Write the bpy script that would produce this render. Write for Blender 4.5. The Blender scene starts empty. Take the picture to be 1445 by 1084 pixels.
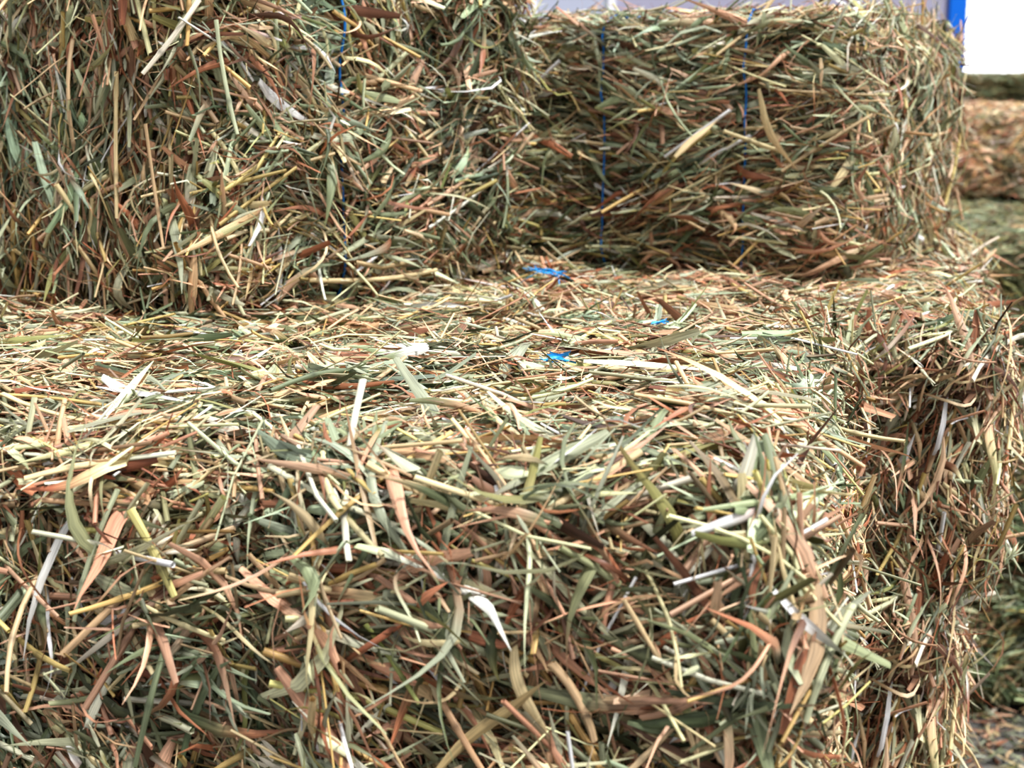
import bpy, math, gc
import numpy as np

# ------------------------------------------------------------------ helpers
def lin(r, g, b):
    c = np.array([r, g, b], float) / 255.0
    return np.where(c <= 0.04045, c / 12.92, ((c + 0.055) / 1.055) ** 2.4)

def nrm(v):
    return v / (np.linalg.norm(v, axis=-1, keepdims=True) + 1e-12)

def noise3(P, freq, seed, octv=5):
    r = np.random.RandomState(seed)
    out = np.zeros(len(P))
    for i in range(octv):
        d = r.normal(size=3); d /= np.linalg.norm(d)
        f = freq * (0.6 + 1.2 * r.rand())
        out += np.sin(P @ d * f * 2 * math.pi + r.rand() * 6.28)
    return out / math.sqrt(octv)

class Buf:
    def __init__(s):
        s.v = []; s.f = []; s.c = []; s.st = []; s.m = []; s.n = 0
    def add(s, v, f, c, st, m):
        s.v.append(v.astype(np.float32)); s.f.append((f + s.n).astype(np.int32))
        s.c.append(c.astype(np.float32)); s.st.append(st.astype(np.float32))
        s.m.append(np.full(len(f), m, np.int32)); s.n += len(v)
    def mesh(s, name, mats):
        v = np.concatenate(s.v); f = np.concatenate(s.f); c = np.concatenate(s.c)
        st = np.concatenate(s.st); m = np.concatenate(s.m)
        me = bpy.data.meshes.new(name)
        me.vertices.add(len(v)); me.vertices.foreach_set('co', v.ravel())
        me.loops.add(f.size); me.loops.foreach_set('vertex_index', f.ravel())
        me.polygons.add(len(f))
        me.polygons.foreach_set('loop_start', np.arange(0, f.size, 4, dtype=np.int32))
        me.polygons.foreach_set('material_index', m)
        me.polygons.foreach_set('use_smooth', np.ones(len(f), bool))
        for mt in mats: me.materials.append(mt)
        a = me.attributes.new('tint', 'FLOAT_COLOR', 'POINT')
        c4 = np.ones((len(c), 4), np.float32); c4[:, :3] = c
        a.data.foreach_set('color', c4.ravel())
        b = me.attributes.new('st', 'FLOAT_VECTOR', 'POINT')
        b.data.foreach_set('vector', st.ravel())
        me.update(calc_edges=True)
        s.__init__(); gc.collect()
        return me

# ------------------------------------------------------------------ straw generators
def centre_line(P, T, N, S, L, bn, bs, wav, s, rng):
    k = (2 * s - 1)
    ph = rng.rand(len(P)) * 6.28
    q = (k ** 2 - 0.33)
    C = P[:, None, :] + T[:, None, :] * (L[:, None] * (s - .5)[None, :])[..., None]
    C = C + N[:, None, :] * (L[:, None] * bn[:, None] * q[None, :])[..., None]
    C = C + S[:, None, :] * (L[:, None] * (bs[:, None] * q[None, :] + wav[:, None] * np.sin(s[None, :] * 7.5 + ph[:, None])))[..., None]
    return C

def leaves(buf, rng, P, T, N, L, W, bn, bs, wav, roll, twist, fold, nseg, col, col2, tip=0.0, mat=1):
    n = len(P)
    if n == 0: return
    N = nrm(N - T * np.sum(N * T, 1)[:, None]); S = np.cross(N, T)
    s = np.linspace(0, 1, nseg + 1)
    C = centre_line(P, T, N, S, L, bn, bs, wav, s, rng)
    prof = np.clip(np.minimum(1.0, (1 - s) * 2.2 + tip) * np.minimum(1, 0.55 + s * 2.0), 0.04, 1)
    a = roll[:, None] + twist[:, None] * (s - .5)[None, :]
    Wd = S[:, None, :] * np.cos(a)[..., None] + N[:, None, :] * np.sin(a)[..., None]
    Nd = -S[:, None, :] * np.sin(a)[..., None] + N[:, None, :] * np.cos(a)[..., None]
    w = (W[:, None] * prof[None, :] * .5)[..., None]
    V = np.stack([C - Wd * w, C + Nd * w * fold[:, None, None], C + Wd * w], 2)
    R = nseg + 1
    idx = np.arange(n * R * 3).reshape(n, R, 3)
    q1 = np.stack([idx[:, :-1, 0], idx[:, :-1, 1], idx[:, 1:, 1], idx[:, 1:, 0]], -1).reshape(-1, 4)
    q2 = np.stack([idx[:, :-1, 1], idx[:, :-1, 2], idx[:, 1:, 2], idx[:, 1:, 1]], -1).reshape(-1, 4)
    mix = np.clip((s[None, :] - rng.rand(n)[:, None] * 1.6) * 3, 0, 1)
    cc = col[:, None, :] * (1 - mix[..., None]) + col2[:, None, :] * mix[..., None]
    cc = np.repeat(cc[:, :, None, :], 3, 2)
    cc[:, :, 1, :] *= 1.15
    st = np.zeros((n, R, 3, 3)); st[..., 0] = np.array([0, .5, 1])[None, None, :]
    st[..., 1] = (L[:, None] * s[None, :])[..., None]; st[..., 2] = rng.rand(n)[:, None, None] * 50
    buf.add(V.reshape(-1, 3), np.concatenate([q1, q2]), cc.reshape(-1, 3), st.reshape(-1, 3), mat)

def stems(buf, rng, P, T, N, L, Rd, bn, bs, col, node=False, k=5, mat=1):
    n = len(P)
    if n == 0: return
    N = nrm(N - T * np.sum(N * T, 1)[:, None]); S = np.cross(N, T)
    if node:
        s = np.array([0, .15, .3, .5, .66, .70, .74, .88, 1.]); pr = np.array([1.08, 1, .97, 1, 1.0, 1.3, 1.0, .88, .8]); dk = np.array([1.15, 1.05, .95, 1.05, .9, .5, .9, 1, 1.1])
    else:
        s = np.array([0, .5, 1.]); pr = np.array([1, .97, .85]); dk = np.array([1.05, 1, 1.])
    C = centre_line(P, T, N, S, L, bn, bs, np.zeros(n), s, rng)
    a = np.arange(k) / k * 2 * math.pi
    flat = 0.4 + 0.6 * rng.rand(n)
    D = S[:, None, None, :] * np.cos(a)[None, None, :, None] + N[:, None, None, :] * (np.sin(a)[None, :] * flat[:, None])[:, None, :, None]
    V = C[:, :, None, :] + D * (Rd[:, None] * pr[None, :])[:, :, None, None]
    R = len(s); idx = np.arange(n * R * k).reshape(n, R, k); nx = np.roll(idx, -1, 2)
    q = np.stack([idx[:, :-1], nx[:, :-1], nx[:, 1:], idx[:, 1:]], -1).reshape(-1, 4)
    cc = np.broadcast_to(col[:, None, None, :] * dk[None, :, None, None], (n, R, k, 3))
    st = np.zeros((n, R, k, 3)); st[..., 0] = (np.abs(np.arange(k) - k / 2) / k * 2)[None, None, :]
    st[..., 1] = (L[:, None] * s[None, :])[..., None]; st[..., 2] = rng.rand(n)[:, None, None] * 50
    buf.add(V.reshape(-1, 3), q, cc.reshape(-1, 3), st.reshape(-1, 3), mat)

SAGE = lin(126, 133, 102); SAGED = lin(82, 90, 64); PALEG = lin(184, 190, 158); GREYG = lin(153, 158, 136)
STRAW = lin(222, 202, 158); GOLD = lin(198, 170, 112); PINK = lin(206, 164, 136); RED = lin(154, 104, 78)
DKBR = lin(96, 66, 49); CREAM = lin(234, 225, 205); TAN = lin(198, 170, 134); OLIVE = lin(134, 132, 84)
LEAFPAL = np.array([SAGE, SAGED, PALEG, GREYG, PINK, RED, DKBR, TAN, STRAW, CREAM, OLIVE])
STEMPAL = np.array([STRAW, GOLD, TAN, PALEG, PINK, CREAM, SAGE])
LEAFW = {'mix': [.19, .11, .13, .11, .14, .12, .06, .09, .06, .03, .06],
         'green': [.24, .26, .09, .14, .04, .05, .07, .04, .03, .01, .12],
         'warm': [.09, .06, .09, .08, .20, .19, .08, .12, .07, .03, .03]}
STEMW = {'mix': [.27, .19, .18, .14, .13, .05, .06],
         'green': [.15, .15, .15, .20, .05, .02, .28],
         'warm': [.27, .16, .2, .11, .17, .05, .04]}
HUSKW = [.2, .05, .3, .2, .06, .05, .02, .06, .04, .08, .02]
FACES = {'+x': (0, 1, 1, 2), '-x': (0, -1, 1, 2), '+y': (1, 1, 0, 2), '-y': (1, -1, 0, 2), '+z': (2, 1, 0, 1), '-z': (2, -1, 0, 1)}

def build_bale(name, dims, mats, seed, dens, pal='mix', radius=.04, ang={}, spread={}, lump=.012, strings=(), creases=(), scale=1.0, rough=1.0, keep=None, fly=700, clusters=40, fine=.6, long=1.0):
    rng = np.random.RandomState(seed)
    H = np.array(dims) / 2.0
    inner = H - radius
    buf = Buf()
    def surf(Pbox):
        q = np.clip(Pbox, -inner, inner)
        nn = nrm(Pbox - q)
        return q + nn * radius, nn
    def disp(P):
        topf = np.clip((P[:, 2] - (H[2] - .03)) / .03, 0, 1) * .45      # upper surface is pressed flatter
        d = (noise3(P, 4.0, seed + 1, 6) * lump + noise3(P, 11.0, seed + 2, 6) * lump * fine) * (1 - topf)
        for (cx, dep, wd) in creases:
            w = noise3(P * np.array([0, 1, 1]), 4.0, seed + 5) * .012
            d = d - dep * np.exp(-((P[:, 0] + w - cx) / wd) ** 2)
        return d
    for fk, (ax, sg, a1, a2) in FACES.items():
        n1 = max(8, int(dims[a1] / .015)); n2 = max(8, int(dims[a2] / .015))
        g1, g2 = np.meshgrid(np.linspace(-H[a1], H[a1], n1), np.linspace(-H[a2], H[a2], n2), indexing='ij')
        Pb = np.zeros((g1.size, 3)); Pb[:, ax] = sg * H[ax]; Pb[:, a1] = g1.ravel(); Pb[:, a2] = g2.ravel()
        Ps, nn = surf(Pb); V = Ps + nn * (disp(Ps) - .042 * rough)[:, None]
        idx = np.arange(g1.size).reshape(n1, n2)
        q = np.stack([idx[:-1, :-1], idx[1:, :-1], idx[1:, 1:], idx[:-1, 1:]], -1).reshape(-1, 4)
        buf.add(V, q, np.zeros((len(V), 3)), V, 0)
    for fk, (ax, sg, a1, a2) in FACES.items():
        dn = dens.get(fk, 0)
        if dn <= 0: continue
        top = fk == '+z'
        e1 = np.zeros(3); e1[a1] = 1; e2 = np.zeros(3); e2[a2] = 1
        base = math.radians(ang.get(fk, 0)); sp = math.radians(spread.get(fk, 32))
        sc_f = scale if not top else 1 + (scale - 1) * .25
        def scatter(n):
            Pb = np.zeros((n, 3)); Pb[:, ax] = sg * H[ax]
            Pb[:, a1] = (rng.rand(n) * 2 - 1) * H[a1]; Pb[:, a2] = (rng.rand(n) * 2 - 1) * H[a2]
            if keep is not None: Pb = Pb[rng.rand(n) < keep(Pb)]
            Ps, nn = surf(Pb); return Ps, nn, disp(Ps)
        def tang(Ps, nn, rfrac=.12, mul=1.0):
            n = len(Ps)
            th = base + noise3(Ps, 4.0, seed + 9, 5) * sp * 1.0 + rng.normal(size=n) * sp * .75 * mul
            th = np.where(rng.rand(n) < rfrac, rng.rand(n) * math.pi * 2, th)
            th = th + np.where(rng.rand(n) < .5, math.pi, 0)
            T = e1 * np.cos(th)[:, None] + e2 * np.sin(th)[:, None]
            return nrm(T - nn * np.sum(T * nn, 1)[:, None])
        Ps, nn, dd = scatter(int(dn * dims[a1] * dims[a2])); n = len(Ps)
        T = tang(Ps, nn)
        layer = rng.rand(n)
        tk = .6 if top else 1.0
        tilt = tk * (rng.normal(size=n) * math.radians(10) + noise3(Ps, 8.0, seed + 12, 5) * math.radians(10) + (layer > .9) * np.abs(rng.normal(size=n)) * math.radians(18))
        T = nrm(T + nn * np.tan(np.clip(tilt, -1.1, 1.1))[:, None])
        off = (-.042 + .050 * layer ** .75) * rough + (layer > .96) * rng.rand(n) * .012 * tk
        P = Ps + nn * (dd + off)[:, None]
        kind = rng.rand(n)
        patch = noise3(Ps, 6.0, seed + 20, 5)
        br = np.exp(rng.normal(size=n) * .36 - .08) * (.62 + .45 * layer)  # deeper straws get a darker colour, painting crevice shade into the tint
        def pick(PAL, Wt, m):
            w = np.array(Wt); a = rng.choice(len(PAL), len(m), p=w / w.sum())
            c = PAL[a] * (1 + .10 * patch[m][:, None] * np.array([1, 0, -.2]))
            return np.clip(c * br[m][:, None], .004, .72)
        sl_ = sc_f * long
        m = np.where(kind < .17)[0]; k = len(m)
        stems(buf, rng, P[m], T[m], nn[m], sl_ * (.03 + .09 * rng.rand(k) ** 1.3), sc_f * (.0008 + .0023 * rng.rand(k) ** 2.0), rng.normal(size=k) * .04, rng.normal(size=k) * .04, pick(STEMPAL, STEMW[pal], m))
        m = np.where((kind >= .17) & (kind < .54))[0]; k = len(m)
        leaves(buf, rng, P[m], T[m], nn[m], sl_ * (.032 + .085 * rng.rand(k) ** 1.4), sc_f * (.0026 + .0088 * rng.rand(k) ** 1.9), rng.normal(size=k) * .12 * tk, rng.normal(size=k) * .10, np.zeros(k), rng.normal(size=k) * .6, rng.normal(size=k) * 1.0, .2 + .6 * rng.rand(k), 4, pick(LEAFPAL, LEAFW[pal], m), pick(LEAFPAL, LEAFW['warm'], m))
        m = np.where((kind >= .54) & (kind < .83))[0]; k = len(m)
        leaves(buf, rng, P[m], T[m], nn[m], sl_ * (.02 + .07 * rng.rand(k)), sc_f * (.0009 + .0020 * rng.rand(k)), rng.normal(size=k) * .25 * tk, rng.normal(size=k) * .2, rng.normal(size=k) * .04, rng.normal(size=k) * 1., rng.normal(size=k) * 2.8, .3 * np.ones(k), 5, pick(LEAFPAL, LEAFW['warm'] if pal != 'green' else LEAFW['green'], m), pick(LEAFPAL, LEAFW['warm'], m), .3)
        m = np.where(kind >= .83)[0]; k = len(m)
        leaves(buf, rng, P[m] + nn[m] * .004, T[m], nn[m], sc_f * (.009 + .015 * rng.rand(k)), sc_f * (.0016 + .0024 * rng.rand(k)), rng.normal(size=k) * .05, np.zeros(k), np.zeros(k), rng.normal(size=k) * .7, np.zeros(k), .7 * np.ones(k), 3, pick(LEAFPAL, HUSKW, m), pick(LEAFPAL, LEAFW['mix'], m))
        if dn < 12000: continue
        Ps, nn, dd = scatter(int(fly * (.6 if top else 1) * dims[a1] * dims[a2])); n = len(Ps)
        if n > 4:
            T = tang(Ps, nn, .3, 1.3)
            if not top:
                T = np.where((T[:, 2] > 0)[:, None] & (rng.rand(n) < .7)[:, None], -T, T)
                T = nrm(T + np.array([0, 0, -.2]))
                T = nrm(T - nn * np.sum(T * nn, 1)[:, None])
            tl = np.abs(rng.normal(size=n)) * math.radians(8 if top else 20)
            T = nrm(T + nn * np.tan(np.clip(tl, 0, 1.2))[:, None])
            L = sc_f * (.04 + .095 * rng.rand(n)); P = Ps + nn * (dd + .004)[:, None] + T * L[:, None] * (.3 * np.sin(tl))[:, None]
            patch = noise3(Ps, 6.0, seed + 20, 5); br = np.exp(rng.normal(size=n) * .2)
            kk = rng.rand(n); m = np.where(kk < .30)[0]; k = len(m)
            stems(buf, rng, P[m], T[m], nn[m], L[m], sc_f * (.0011 + .0018 * rng.rand(k) ** 1.4), rng.normal(size=k) * .07, rng.normal(size=k) * .07, pick(STEMPAL, STEMW[pal], m), True, 8)
            m = np.where((kk >= .30) & (kk < .70))[0]; k = len(m)
            leaves(buf, rng, P[m], T[m], nn[m], L[m], sc_f * (.003 + .0080 * rng.rand(k) ** 1.5), tk * rng.normal(size=k) * .18 - .10 * tk, rng.normal(size=k) * .14, rng.normal(size=k) * .025, rng.normal(size=k) * .6 * tk, rng.normal(size=k) * 1.6, .3 + .5 * rng.rand(k), 9, pick(LEAFPAL, LEAFW[pal], m), pick(LEAFPAL, LEAFW['warm'], m))
            m = np.where(kk >= .70)[0]; k = len(m)
            leaves(buf, rng, P[m], T[m], nn[m], L[m], sc_f * (.0014 + .002 * rng.rand(k)), tk * rng.normal(size=k) * .35 - .1, rng.normal(size=k) * .35, rng.normal(size=k) * .06, rng.normal(size=k) * .6, rng.normal(size=k) * 4, .3 * np.ones(k), 12, pick(LEAFPAL, LEAFW['warm'], m), pick(LEAFPAL, LEAFW['warm'], m), .4)
        Ps, nn, dd = scatter(int(clusters * (.5 if top else 1) * dims[a1] * dims[a2])); n = len(Ps)
        if n:
            T = tang(Ps, nn, .2); S = np.cross(nn, T); k = 8
            f = rng.normal(size=(n, k)) * .38; g = rng.normal(size=(n, k)) * .25
            TT = nrm(T[:, None, :] + S[:, None, :] * f[..., None] + nn[:, None, :] * g[..., None]).reshape(-1, 3)
            P0 = (Ps + nn * (dd + .008)[:, None])[:, None, :] + T[:, None, :] * (rng.rand(n, k) * .022)[..., None] + S[:, None, :] * (f * .022)[..., None]
            P0 = P0.reshape(-1, 3) + TT * .008; N0 = np.repeat(nn, k, 0); q = n * k
            cb = np.repeat(np.array([PALEG, GREYG, SAGE, CREAM])[rng.choice(4, n, p=[.35, .35, .25, .05])], k, 0) * np.exp(rng.normal(size=q) * .15)[:, None]
            leaves(buf, rng, P0, TT, N0, .017 + .01 * rng.rand(q), .0030 + .0018 * rng.rand(q), rng.normal(size=q) * .05, rng.normal(size=q) * .04, np.zeros(q), rng.normal(size=q) * .6, np.zeros(q), .8 * np.ones(q), 5, cb, cb)
    for sx in strings:
        M = 160; t = np.linspace(0, 1, M, endpoint=False)
        a = t * 2 * math.pi
        dirv = np.stack([np.zeros(M), np.cos(a), np.sin(a)], 1)
        sc = np.min(np.where(np.abs(dirv[:, 1:]) > 1e-6, H[1:] / np.maximum(np.abs(dirv[:, 1:]), 1e-6), 1e9), 1)
        Pb = dirv * sc[:, None]; Pb[:, 0] = sx
        Ps, nn = surf(Pb); Ps = Ps + nn * (np.maximum(disp(Ps), -.018) * .6 + .013)[:, None]
        Ps[:, 0] += noise3(Ps, 3, seed + 31) * .002
        Tn = nrm(np.roll(Ps, -1, 0) - np.roll(Ps, 1, 0)); S = np.cross(nn, Tn); k = 6
        aa = np.arange(k) / k * 2 * math.pi
        V = Ps[:, None, :] + .0018 * (S[:, None, :] * np.cos(aa)[None, :, None] + nn[:, None, :] * np.sin(aa)[None, :, None])
        idx = np.arange(M * k).reshape(M, k); nxr = np.roll(idx, -1, 0)
        q = np.stack([idx, np.roll(idx, -1, 1), np.roll(nxr, -1, 1), nxr], -1).reshape(-1, 4)
        buf.add(V.reshape(-1, 3), q, np.zeros((M * k, 3)), V.reshape(-1, 3), 2)
    return buf.mesh(name, mats)

# ------------------------------------------------------------------ materials
def new_mat(name):
    m = bpy.data.materials.new(name); m.use_nodes = True
    nt = m.node_tree; nt.nodes.clear()
    o = nt.nodes.new('ShaderNodeOutputMaterial')
    return m, nt, o

def mat_straw(name='dry_oat_hay', tint=(1, 1, 1)):
    m, nt, o = new_mat(name)
    N = nt.nodes; Lk = nt.links
    at = N.new('ShaderNodeAttribute'); at.attribute_name = 'tint'
    st = N.new('ShaderNodeAttribute'); st.attribute_name = 'st'
    mp = N.new('ShaderNodeMapping'); mp.inputs['Scale'].default_value = (9, 30, 1)
    Lk.new(st.outputs['Vector'], mp.inputs['Vector'])
    nz = N.new('ShaderNodeTexNoise'); nz.inputs['Scale'].default_value = 1.0; nz.inputs['Detail'].default_value = 2
    Lk.new(mp.outputs[0], nz.inputs['Vector'])
    mr = N.new('ShaderNodeMapRange'); mr.inputs[1].default_value = .3; mr.inputs[2].default_value = .7
    mr.inputs[3].default_value = .6; mr.inputs[4].default_value = 1.25
    Lk.new(nz.outputs['Fac'], mr.inputs[0])
    mul = N.new('ShaderNodeVectorMath'); mul.operation = 'SCALE'
    Lk.new(at.outputs['Color'], mul.inputs[0]); Lk.new(mr.outputs[0], mul.inputs['Scale'])
    m2 = N.new('ShaderNodeVectorMath'); m2.operation = 'MULTIPLY'; m2.inputs[1].default_value = tint
    Lk.new(mul.outputs[0], m2.inputs[0])
    p = N.new('ShaderNodeBsdfPrincipled'); p.inputs['Roughness'].default_value = .48
    p.inputs['Specular IOR Level'].default_value = .38
    Lk.new(m2.outputs[0], p.inputs['Base Color'])
    tr = N.new('ShaderNodeBsdfTranslucent'); Lk.new(m2.outputs[0], tr.inputs['Color'])
    mx = N.new('ShaderNodeMixShader'); mx.inputs[0].default_value = .07
    Lk.new(p.outputs[0], mx.inputs[1]); Lk.new(tr.outputs[0], mx.inputs[2])
    Lk.new(mx.outputs[0], o.inputs['Surface'])
    return m

def mat_simple(name, col, rough=.8, nscale=20, namt=.3, spec=.3, bump=0):
    m, nt, o = new_mat(name); N = nt.nodes; Lk = nt.links
    tc = N.new('ShaderNodeTexCoord')
    nz = N.new('ShaderNodeTexNoise'); nz.inputs['Scale'].default_value = nscale; nz.inputs['Detail'].default_value = 6
    Lk.new(tc.outputs['Object'], nz.inputs['Vector'])
    mx = N.new('ShaderNodeMixRGB'); mx.inputs[1].default_value = (*[c * (1 - namt) for c in col], 1)
    mx.inputs[2].default_value = (*[min(1, c * (1 + namt)) for c in col], 1)
    Lk.new(nz.outputs['Fac'], mx.inputs[0])
    p = N.new('ShaderNodeBsdfPrincipled'); p.inputs['Roughness'].default_value = rough
    p.inputs['Specular IOR Level'].default_value = spec
    Lk.new(mx.outputs[0], p.inputs['Base Color'])
    if bump:
        b = N.new('ShaderNodeBump'); b.inputs['Strength'].default_value = bump
        Lk.new(nz.outputs['Fac'], b.inputs['Height']); Lk.new(b.outputs[0], p.inputs['Normal'])
    Lk.new(p.outputs[0], o.inputs['Surface'])
    return m

M_STRAW = mat_straw()
M_STRAWW = mat_straw('pale_straw_hay', (1.75, 1.45, 1.5))
M_STRAWG = mat_straw('green_oat_hay', (.72, .79, .68))
M_CORE = mat_simple('compressed_hay_core', lin(24, 20, 16), .95, 120, .6, .05, .8)  # near-black colour stands in for shade in gaps between straws
M_TWINE = mat_simple('blue_twine', lin(28, 112, 185), .5, 200, .25)
M_TWINE2 = mat_simple('bright_blue_twine', lin(50, 160, 230), .4, 200, .15)
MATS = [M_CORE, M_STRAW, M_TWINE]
M_CONC = mat_simple('concrete', lin(96, 95, 92), .85, 6, .25, .3, .1)
M_WALL = mat_simple('painted_wall', lin(165, 163, 184), .7, 3, .08)
M_FRAME = mat_simple('blue_paint', lin(10, 110, 215), .4, 5, .08)
M_RED = mat_simple('red_paint', lin(215, 50, 40), .4, 5, .1)
M_WHITE = mat_simple('white_paint', lin(235, 235, 240), .5, 5, .04)
def mat_glass():
    m, nt, o = new_mat('window_glass')
    p = nt.nodes.new('ShaderNodeBsdfPrincipled'); p.inputs['Base Color'].default_value = (.45, .48, .60, 1)
    p.inputs['Roughness'].default_value = .1; nt.links.new(p.outputs[0], o.inputs['Surface']); return m
M_GLASS = mat_glass()

def place(name, me, loc, rot, sz=1.0, alt=None):
    ob = bpy.data.objects.new(name, me); bpy.context.collection.objects.link(ob)
    ob.location = loc; ob.rotation_euler = (0, 0, math.radians(rot)); ob.scale = (1, 1, sz)
    if alt is not None:
        ob.material_slots[1].link = 'OBJECT'; ob.material_slots[1].material = alt
    return ob

def attach(ch, par):
    bpy.context.view_layer.update()
    ch.parent = par; ch.matrix_parent_inverse = par.matrix_world.inverted()

FL = -1.2
D0 = 33000
hA = .32
meA = build_bale('hay_bale_a', (1.14, .785, hA), MATS, 11, {'-y': D0 * 1.2, '+z': D0 * 1.22, '+x': D0, '-x': 3000, '+y': 2000, '-z': 0},
                 radius=.048, ang={'+z': 2, '-y': -35, '+x': 10}, spread={'-y': 44, '+z': 38, '+x': 44}, lump=.018, fly=1750, clusters=190, fine=.85, scale=1.16, long=1.08,
                 keep=lambda P: np.where(P[:, 0] < -.35, .5, 1.0))
baleA = place('hay_bale', meA, (-.262, 1.458, -hA / 2), -15)
me2 = build_bale('hay_bale_b', (.62, 1.2, hA), MATS, 23, {'-y': D0 * .9, '+z': D0 * .9, '+x': D0 * .8, '-x': 1000, '+y': 2000, '-z': 0},
                 radius=.05, ang={'+z': 0, '-y': 70, '+x': 60}, spread={'+z': 40, '-y': 40, '+x': 40}, pal='warm', fly=1300, lump=.015, scale=1.1,
                 keep=lambda P: np.where((P[:, 1] > .3) & (P[:, 0] < .28), .2, 1.0))
bale2 = place('hay_bale', me2, (.431, 2.29, -hA / 2), -15)
meC = build_bale('hay_bale_c', (1.05, 1.2, hA), MATS, 37, {'-y': 3000, '+z': D0 * .9, '+x': 1000, '-x': 3000, '+y': 2000, '-z': 0}, radius=.04, spread={'+z': 40}, fly=1100,
                 keep=lambda P: np.where(P[:, 1] - P[:, 0] * .6 > -.15, .12, 1.0))
baleC = place('hay_bale', meC, (-.376, 2.506, -hA / 2), -15)
meD = build_bale('hay_bale_d', (.64, .56, .47), MATS, 41, {'-y': D0, '-x': D0, '+x': 7000, '+y': 2000, '+z': 6000, '-z': 0},
                 radius=.06, ang={'-y': -14, '-x': 82}, spread={'-y': 36, '-x': 21}, strings=(-.075,), creases=((-.075, .02, .014), (.09, .04, .018), (.22, .04, .014)), scale=1.22, lump=.018, fly=1200, fine=.8, long=1.15)
place('hay_bale', meD, (-.398, 2.078, .47 / 2 + .004), 53)
meE = build_bale('hay_bale_e', (.60, .64, .395), MATS, 53, {'-y': D0, '+x': D0 * .85, '-x': D0 * .25, '+y': 2000, '+z': D0 * .4, '-z': 0},
                 radius=.05, ang={'-y': 2, '+x': 80}, spread={'-y': 23, '+x': 32}, strings=(-.11, .125), creases=((-.11, .022, .013), (.125, .022, .013), (.0, .015, .012)), scale=1.18, lump=.012, fly=800, fine=.9, long=1.15)
place('hay_bale', meE, (.394, 2.53, .395 / 2 + .004), -28)
place('hay_bale', meA, (-.275, 1.475, -hA - .22), -15, 1.375)
place('hay_bale', me2, (.378, 2.27, -hA - .22), -15, 1.375)
place('hay_bale', meC, (-.42, 2.49, -hA - .22), -15, 1.375)
place('hay_bale', meA, (-.265, 1.465, -hA - .66), -15, 1.375)
place('hay_bale', me2, (.39, 2.30, -hA - .66), -15, 1.375)
place('hay_bale', meC, (-.42, 2.49, -hA - .66), -15, 1.375)

# ------------------------------------------------------------------ neighbouring stack
meF = build_bale('hay_bale_f', (1.0, .8, .36), MATS, 71, {'-y': 20000, '+x': 3000, '-x': 12500, '+y': 1500, '+z': 12500, '-z': 0}, radius=.08, pal='green', lump=.018, scale=1.1, fly=300, clusters=0)
rows = [(3.62, 2), (4.42, 3), (5.22, 3), (6.02, 4), (6.9, 4), (7.7, 5)]
for r, (yy, nl) in enumerate(rows):
    for l in range(nl):
        for c in range(2 + (r > 2)):
            x = 1.42 + c * 1.03 + r * .04 + (.03 if l % 2 else 0) - (.03 if l == 2 else 0)
            sz = .45 if l == 4 else 1
            place('hay_bale', meF, (x, yy, FL + l * .365 + .18 * sz), (1.5 if (c + l) % 2 else -1.5), sz, M_STRAWW if l == 3 else M_STRAWG)

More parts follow.
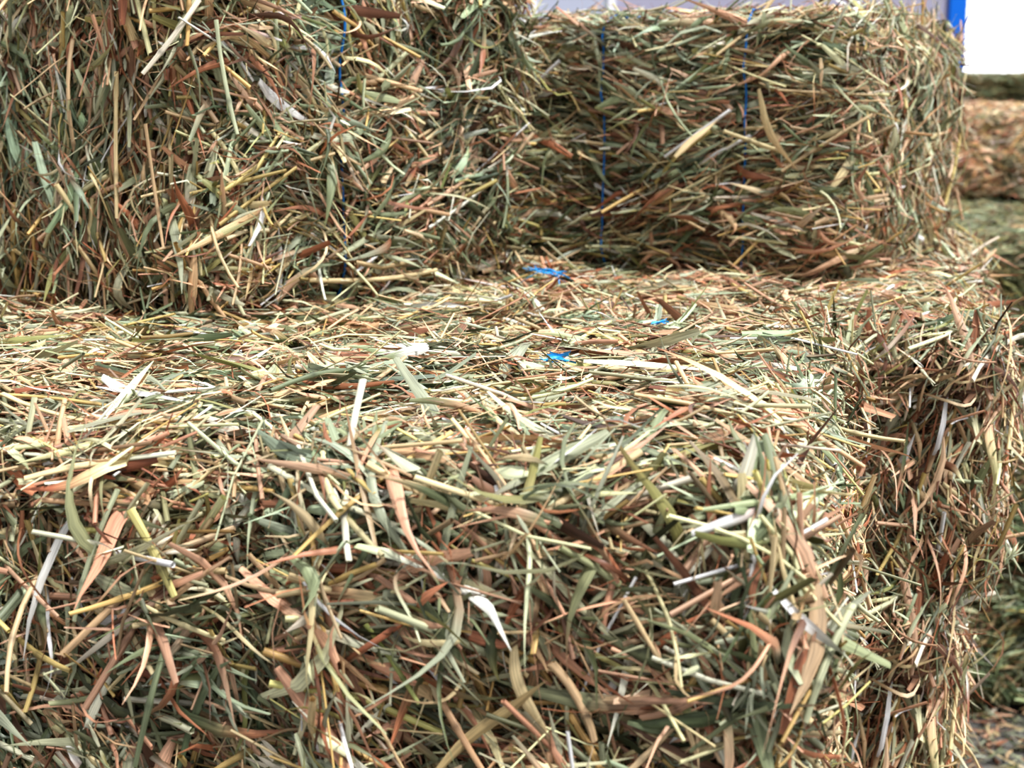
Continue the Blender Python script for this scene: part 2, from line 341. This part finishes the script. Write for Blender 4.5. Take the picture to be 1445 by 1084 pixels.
# ------------------------------------------------------------------ loose stalks lying on / hanging from the bales (world coordinates, metres)
FN = (-.259, -.966, .25); UP = (0, 0, 1); DN = (.5, -.86, .1); EN = (-.45, -.88, .1)
loose = [ # kind, end 1, end 2, width, colour, facing
 ('leaf', (-.1358, 1.065, -.1106), (-.1281, 1.045, -.2139), .012, PALEG, FN),
 ('leaf', (.0095, 1.022, -.1255), (.0438, 1.003, -.1996), .010, STRAW, FN),
 ('stem', (.0444, 1.005, -.1305), (.0752, .995, -.1854), .007, TAN, FN),
 ('stem', (.1747, .982, -.0291), (.1773, .980, -.1378), .0068, STRAW, FN),
 ('stem', (-.277, 1.10, -.0458), (-.2402, 1.075, -.107), .0075, lin(204, 194, 130), FN),
 ('stem', (-.2904, 1.105, -.032), (-.3285, 1.10, -.1365), .0045, PALEG, FN),
 ('stem', (-.0929, 1.04, -.1154), (-.0541, 1.03, -.1728), .0036, lin(170, 178, 110), FN),
 ('leaf', (-.064, 1.035, -.0611), (.0228, 1.01, -.093), .009, SAGE, FN),
 ('leaf', (-.0404, 1.026, -.2215), (.0417, 1.002, -.1394), .0095, lin(190, 168, 124), FN),
 ('leaf', (-.439, 1.13, -.1988), (-.3688, 1.11, -.2425), .010, GREYG, FN),
 ('leaf', (-.27, 1.095, -.10), (-.245, 1.08, -.135), .007, STRAW, FN),
 ('leaf', (-.085, 1.22, .020), (-.048, 1.035, .014), .011, GREYG, UP),
 ('leaf', (.0836, 1.036, .018), (.165, 1.085, .020), .017, PALEG, UP),
 ('leaf', (-.012, 1.31, .018), (.0275, 1.45, .024), .015, GREYG, UP),
 ('stem', (-.436, 1.185, .016), (-.285, 1.095, .006), .0055, STRAW, UP),
 ('stem', (-.44, 1.20, .018), (-.31, 1.15, .014), .0045, GOLD, UP),
 ('stem', (-.251, 1.26, .014), (-.1053, 1.277, .018), .005, GOLD, UP),
 ('leaf', (-.3765, 1.436, .016), (-.3326, 1.406, .018), .012, CREAM, UP),
 ('stem', (-.03, 1.16, .020), (.02, 1.03, .010), .006, STRAW, UP),
 ('leaf', (-.01, 1.14, .020), (.05, 1.02, .010), .009, PALEG, UP),
 ('stem', (-.2534, 1.78, .0416), (-.1002, 1.98, .032), .0065, STRAW, DN),
 ('stem', (-.3488, 1.645, .377), (-.4128, 1.63, .295), .006, CREAM, (0, -1, 0)),
 ('stem', (-.337, 1.66, .355), (-.3127, 1.635, .228), .005, PALEG, (0, -1, 0)),
 ('leaf', (-.2244, 1.84, .2529), (-.191, 1.82, .148), .006, CREAM, DN),
 ('leaf', (-.2244, 1.84, .2529), (-.205, 1.85, .165), .005, STRAW, DN),
 ('leaf', (.355, 2.135, .282), (.414, 2.11, .1625), .013, STRAW, EN),
 ('leaf', (.246, 2.18, .1857), (.313, 2.18, .244), .010, STRAW, EN),
 ('stem', (-.46, 1.69, .30), (-.47, 1.695, .13), .005, STRAW, (0, -1, 0)),
 ('stem', (-.53, 1.735, .34), (-.52, 1.725, .16), .005, TAN, (0, -1, 0)),
 ('stem', (-.42, 1.655, .24), (-.405, 1.65, .10), .004, TAN, (0, -1, 0)),
]
rng = np.random.RandomState(99); lb = Buf()
for kd, a, b, wd, col, fc in loose:
    a = np.array(a); b = np.array(b)
    if fc is FN:      # rest on the front face of the near bale
        a = a + np.array([-.014, -.052, .004]); b = b + np.array([-.014, -.052, .004])
    L = np.linalg.norm(b - a); T = ((b - a) / L)[None]; P = ((a + b) / 2)[None]
    Nn = nrm(np.array(fc, float))[None]; L1 = np.array([L]); one = np.ones(1)
    if kd == 'stem':
        stems(lb, rng, P, T, Nn, L1, np.array([wd / 2]), rng.normal(size=1) * .04, rng.normal(size=1) * .05, col[None] * .9, True, 12)
    else:
        leaves(lb, rng, P, T, Nn, L1, np.array([wd]), rng.normal(size=1) * .08, rng.normal(size=1) * .07, one * .012, rng.normal(size=1) * .2, rng.normal(size=1) * .8, one * .35, 14, col[None] * .9, (col * .75 + PINK * .2)[None])
ls = place('loose_stalks', lb.mesh('loose_stalks', MATS), (0, 0, 0), 0)
attach(ls, baleA)

def twine_scrap(loc, rot, n, L, seed, par):
    rng = np.random.RandomState(seed); buf = Buf()
    P = rng.normal(size=(n, 3)) * np.array([.004, .004, .002]) + np.array([0, 0, .004])
    th = rng.normal(size=n) * .25
    T = nrm(np.stack([np.cos(th), np.sin(th), rng.normal(size=n) * .1], 1)); Nn = np.tile([0, 0, 1.], (n, 1))
    z = np.zeros((n, 3))
    leaves(buf, rng, P, T, Nn, L * (.6 + .5 * rng.rand(n)), .0022 * (.6 + rng.rand(n)), rng.normal(size=n) * .1, rng.normal(size=n) * .15, rng.normal(size=n) * .03, rng.normal(size=n), rng.normal(size=n), .3 * np.ones(n), 8, z, z, .8, 2)
    o = place('twine_scrap', buf.mesh('twine_scrap', [M_CORE, M_STRAW, M_TWINE2]), loc, rot); attach(o, par)
twine_scrap((.046, 1.375, .013), -5, 8, .034, 5, baleA)
twine_scrap((.047, 1.98, .028), -55, 9, .085, 6, bale2)
twine_scrap((.160, 1.57, .020), 10, 5, .02, 7, baleA)

# ------------------------------------------------------------------ shed
def box_mesh(name, parts):
    import bmesh
    bm = bmesh.new(); mats = []
    for (cx, cy, cz, sx, sy, sz, mt) in parts:
        if mt not in mats: mats.append(mt)
        g = bmesh.ops.create_cube(bm, size=1)
        for v in g['verts']: v.co = (v.co.x * sx + cx, v.co.y * sy + cy, v.co.z * sz + cz)
        fs = set(f for v in g['verts'] for f in v.link_faces)
        for f in fs: f.material_index = mats.index(mt)
    bmesh.ops.bevel(bm, geom=bm.edges[:], offset=.006, segments=1, affect='EDGES')
    me = bpy.data.meshes.new(name); bm.to_mesh(me); bm.free()
    for m in mats: me.materials.append(m)
    o = bpy.data.objects.new(name, me); bpy.context.collection.objects.link(o); return o
floor = box_mesh('floor', [(1, 8, FL - .05, 24, 24, .1, M_CONC)])
lit = Buf(); rng = np.random.RandomState(5)
n = 11000
P = np.stack([.35 + 2.1 * rng.rand(n), .9 + 2.35 * rng.rand(n), FL + .006 + .03 * rng.rand(n) ** 2], 1)
th = rng.rand(n) * 6.28; T = nrm(np.stack([np.cos(th), np.sin(th), rng.normal(size=n) * .12], 1)); Nn = np.tile([0, 0, 1.], (n, 1))
ca = LEAFPAL[rng.choice(len(LEAFPAL), n)] * .7
leaves(lit, rng, P, T, Nn, .03 + .08 * rng.rand(n), .003 + .006 * rng.rand(n), rng.normal(size=n) * .05, rng.normal(size=n) * .1, np.zeros(n), rng.normal(size=n) * .4, rng.normal(size=n), .3 * np.ones(n), 4, ca, ca * .9)
hl = place('hay_litter', lit.mesh('hay_litter', MATS), (0, 0, 0), 0); attach(hl, floor)

WY = 10.0
box_mesh('wall_back', [(-3.0, WY, 1.0, 11.9, .15, 4.4, M_WALL)])
box_mesh('door_frame', [(3.01, WY, 1.0, .12, .22, 4.4, M_FRAME), (5.5, WY, 3.3, 5.1, .22, .16, M_FRAME), (8.0, WY, 1.0, .12, .22, 4.4, M_FRAME)])
box_mesh('window_1', [(.15, WY - .09, 1.3, 1.0, .03, 1.4, M_GLASS), (-.37, WY - .1, 1.3, .06, .06, 1.5, M_WHITE), (.15, WY - .1, 1.3, .05, .06, 1.5, M_WHITE), (.67, WY - .1, 1.3, .06, .06, 1.5, M_WHITE), (.15, WY - .1, 2.03, 1.1, .06, .06, M_WHITE), (.15, WY - .1, .57, 1.1, .06, .06, M_WHITE)])
box_mesh('red_sign', [(2.87, WY - .14, .60, .19, .03, .22, M_RED), (2.87, WY - .158, .64, .12, .01, .04, M_WHITE)])

# ------------------------------------------------------------------ light
w = bpy.data.worlds.new('World'); bpy.context.scene.world = w; w.use_nodes = True
nt = w.node_tree; bg = nt.nodes['Background']; bg.inputs[0].default_value = (.96, .97, 1, 1)
tc = nt.nodes.new('ShaderNodeTexCoord')
dt = nt.nodes.new('ShaderNodeVectorMath'); dt.operation = 'DOT_PRODUCT'; dt.inputs[1].default_value = (.5, .86, .1)
nt.links.new(tc.outputs['Generated'], dt.inputs[0])
mr = nt.nodes.new('ShaderNodeMapRange'); mr.interpolation_type = 'SMOOTHSTEP'
mr.inputs[1].default_value = 0; mr.inputs[2].default_value = .85; mr.inputs[3].default_value = .66; mr.inputs[4].default_value = 2.2
nt.links.new(dt.outputs['Value'], mr.inputs[0]); nt.links.new(mr.outputs[0], bg.inputs[1])
sl = bpy.data.lights.new('sun', 'SUN'); sl.energy = 4.4; sl.angle = math.radians(12); sl.color = (1, .98, .96)
so = bpy.data.objects.new('sun', sl); bpy.context.collection.objects.link(so)
so.rotation_euler = (math.radians(20), math.radians(17), 0)

# ------------------------------------------------------------------ camera
cd = bpy.data.cameras.new('camera'); cam = bpy.data.objects.new('camera', cd); bpy.context.collection.objects.link(cam)
cd.lens = 50; cd.sensor_width = 36; cd.clip_start = .01
cam.location = (0, 0, .26); cam.rotation_euler = (math.radians(90 - 11.05), 0, 0)
cd.dof.use_dof = True; cd.dof.focus_distance = 1.35; cd.dof.aperture_fstop = 7.5
bpy.context.scene.camera = cam
vs = bpy.context.scene.view_settings
vs.view_transform = 'Standard'; vs.exposure = 0.2
try: vs.look = 'Medium High Contrast'
except Exception as e:
    print('look', e)
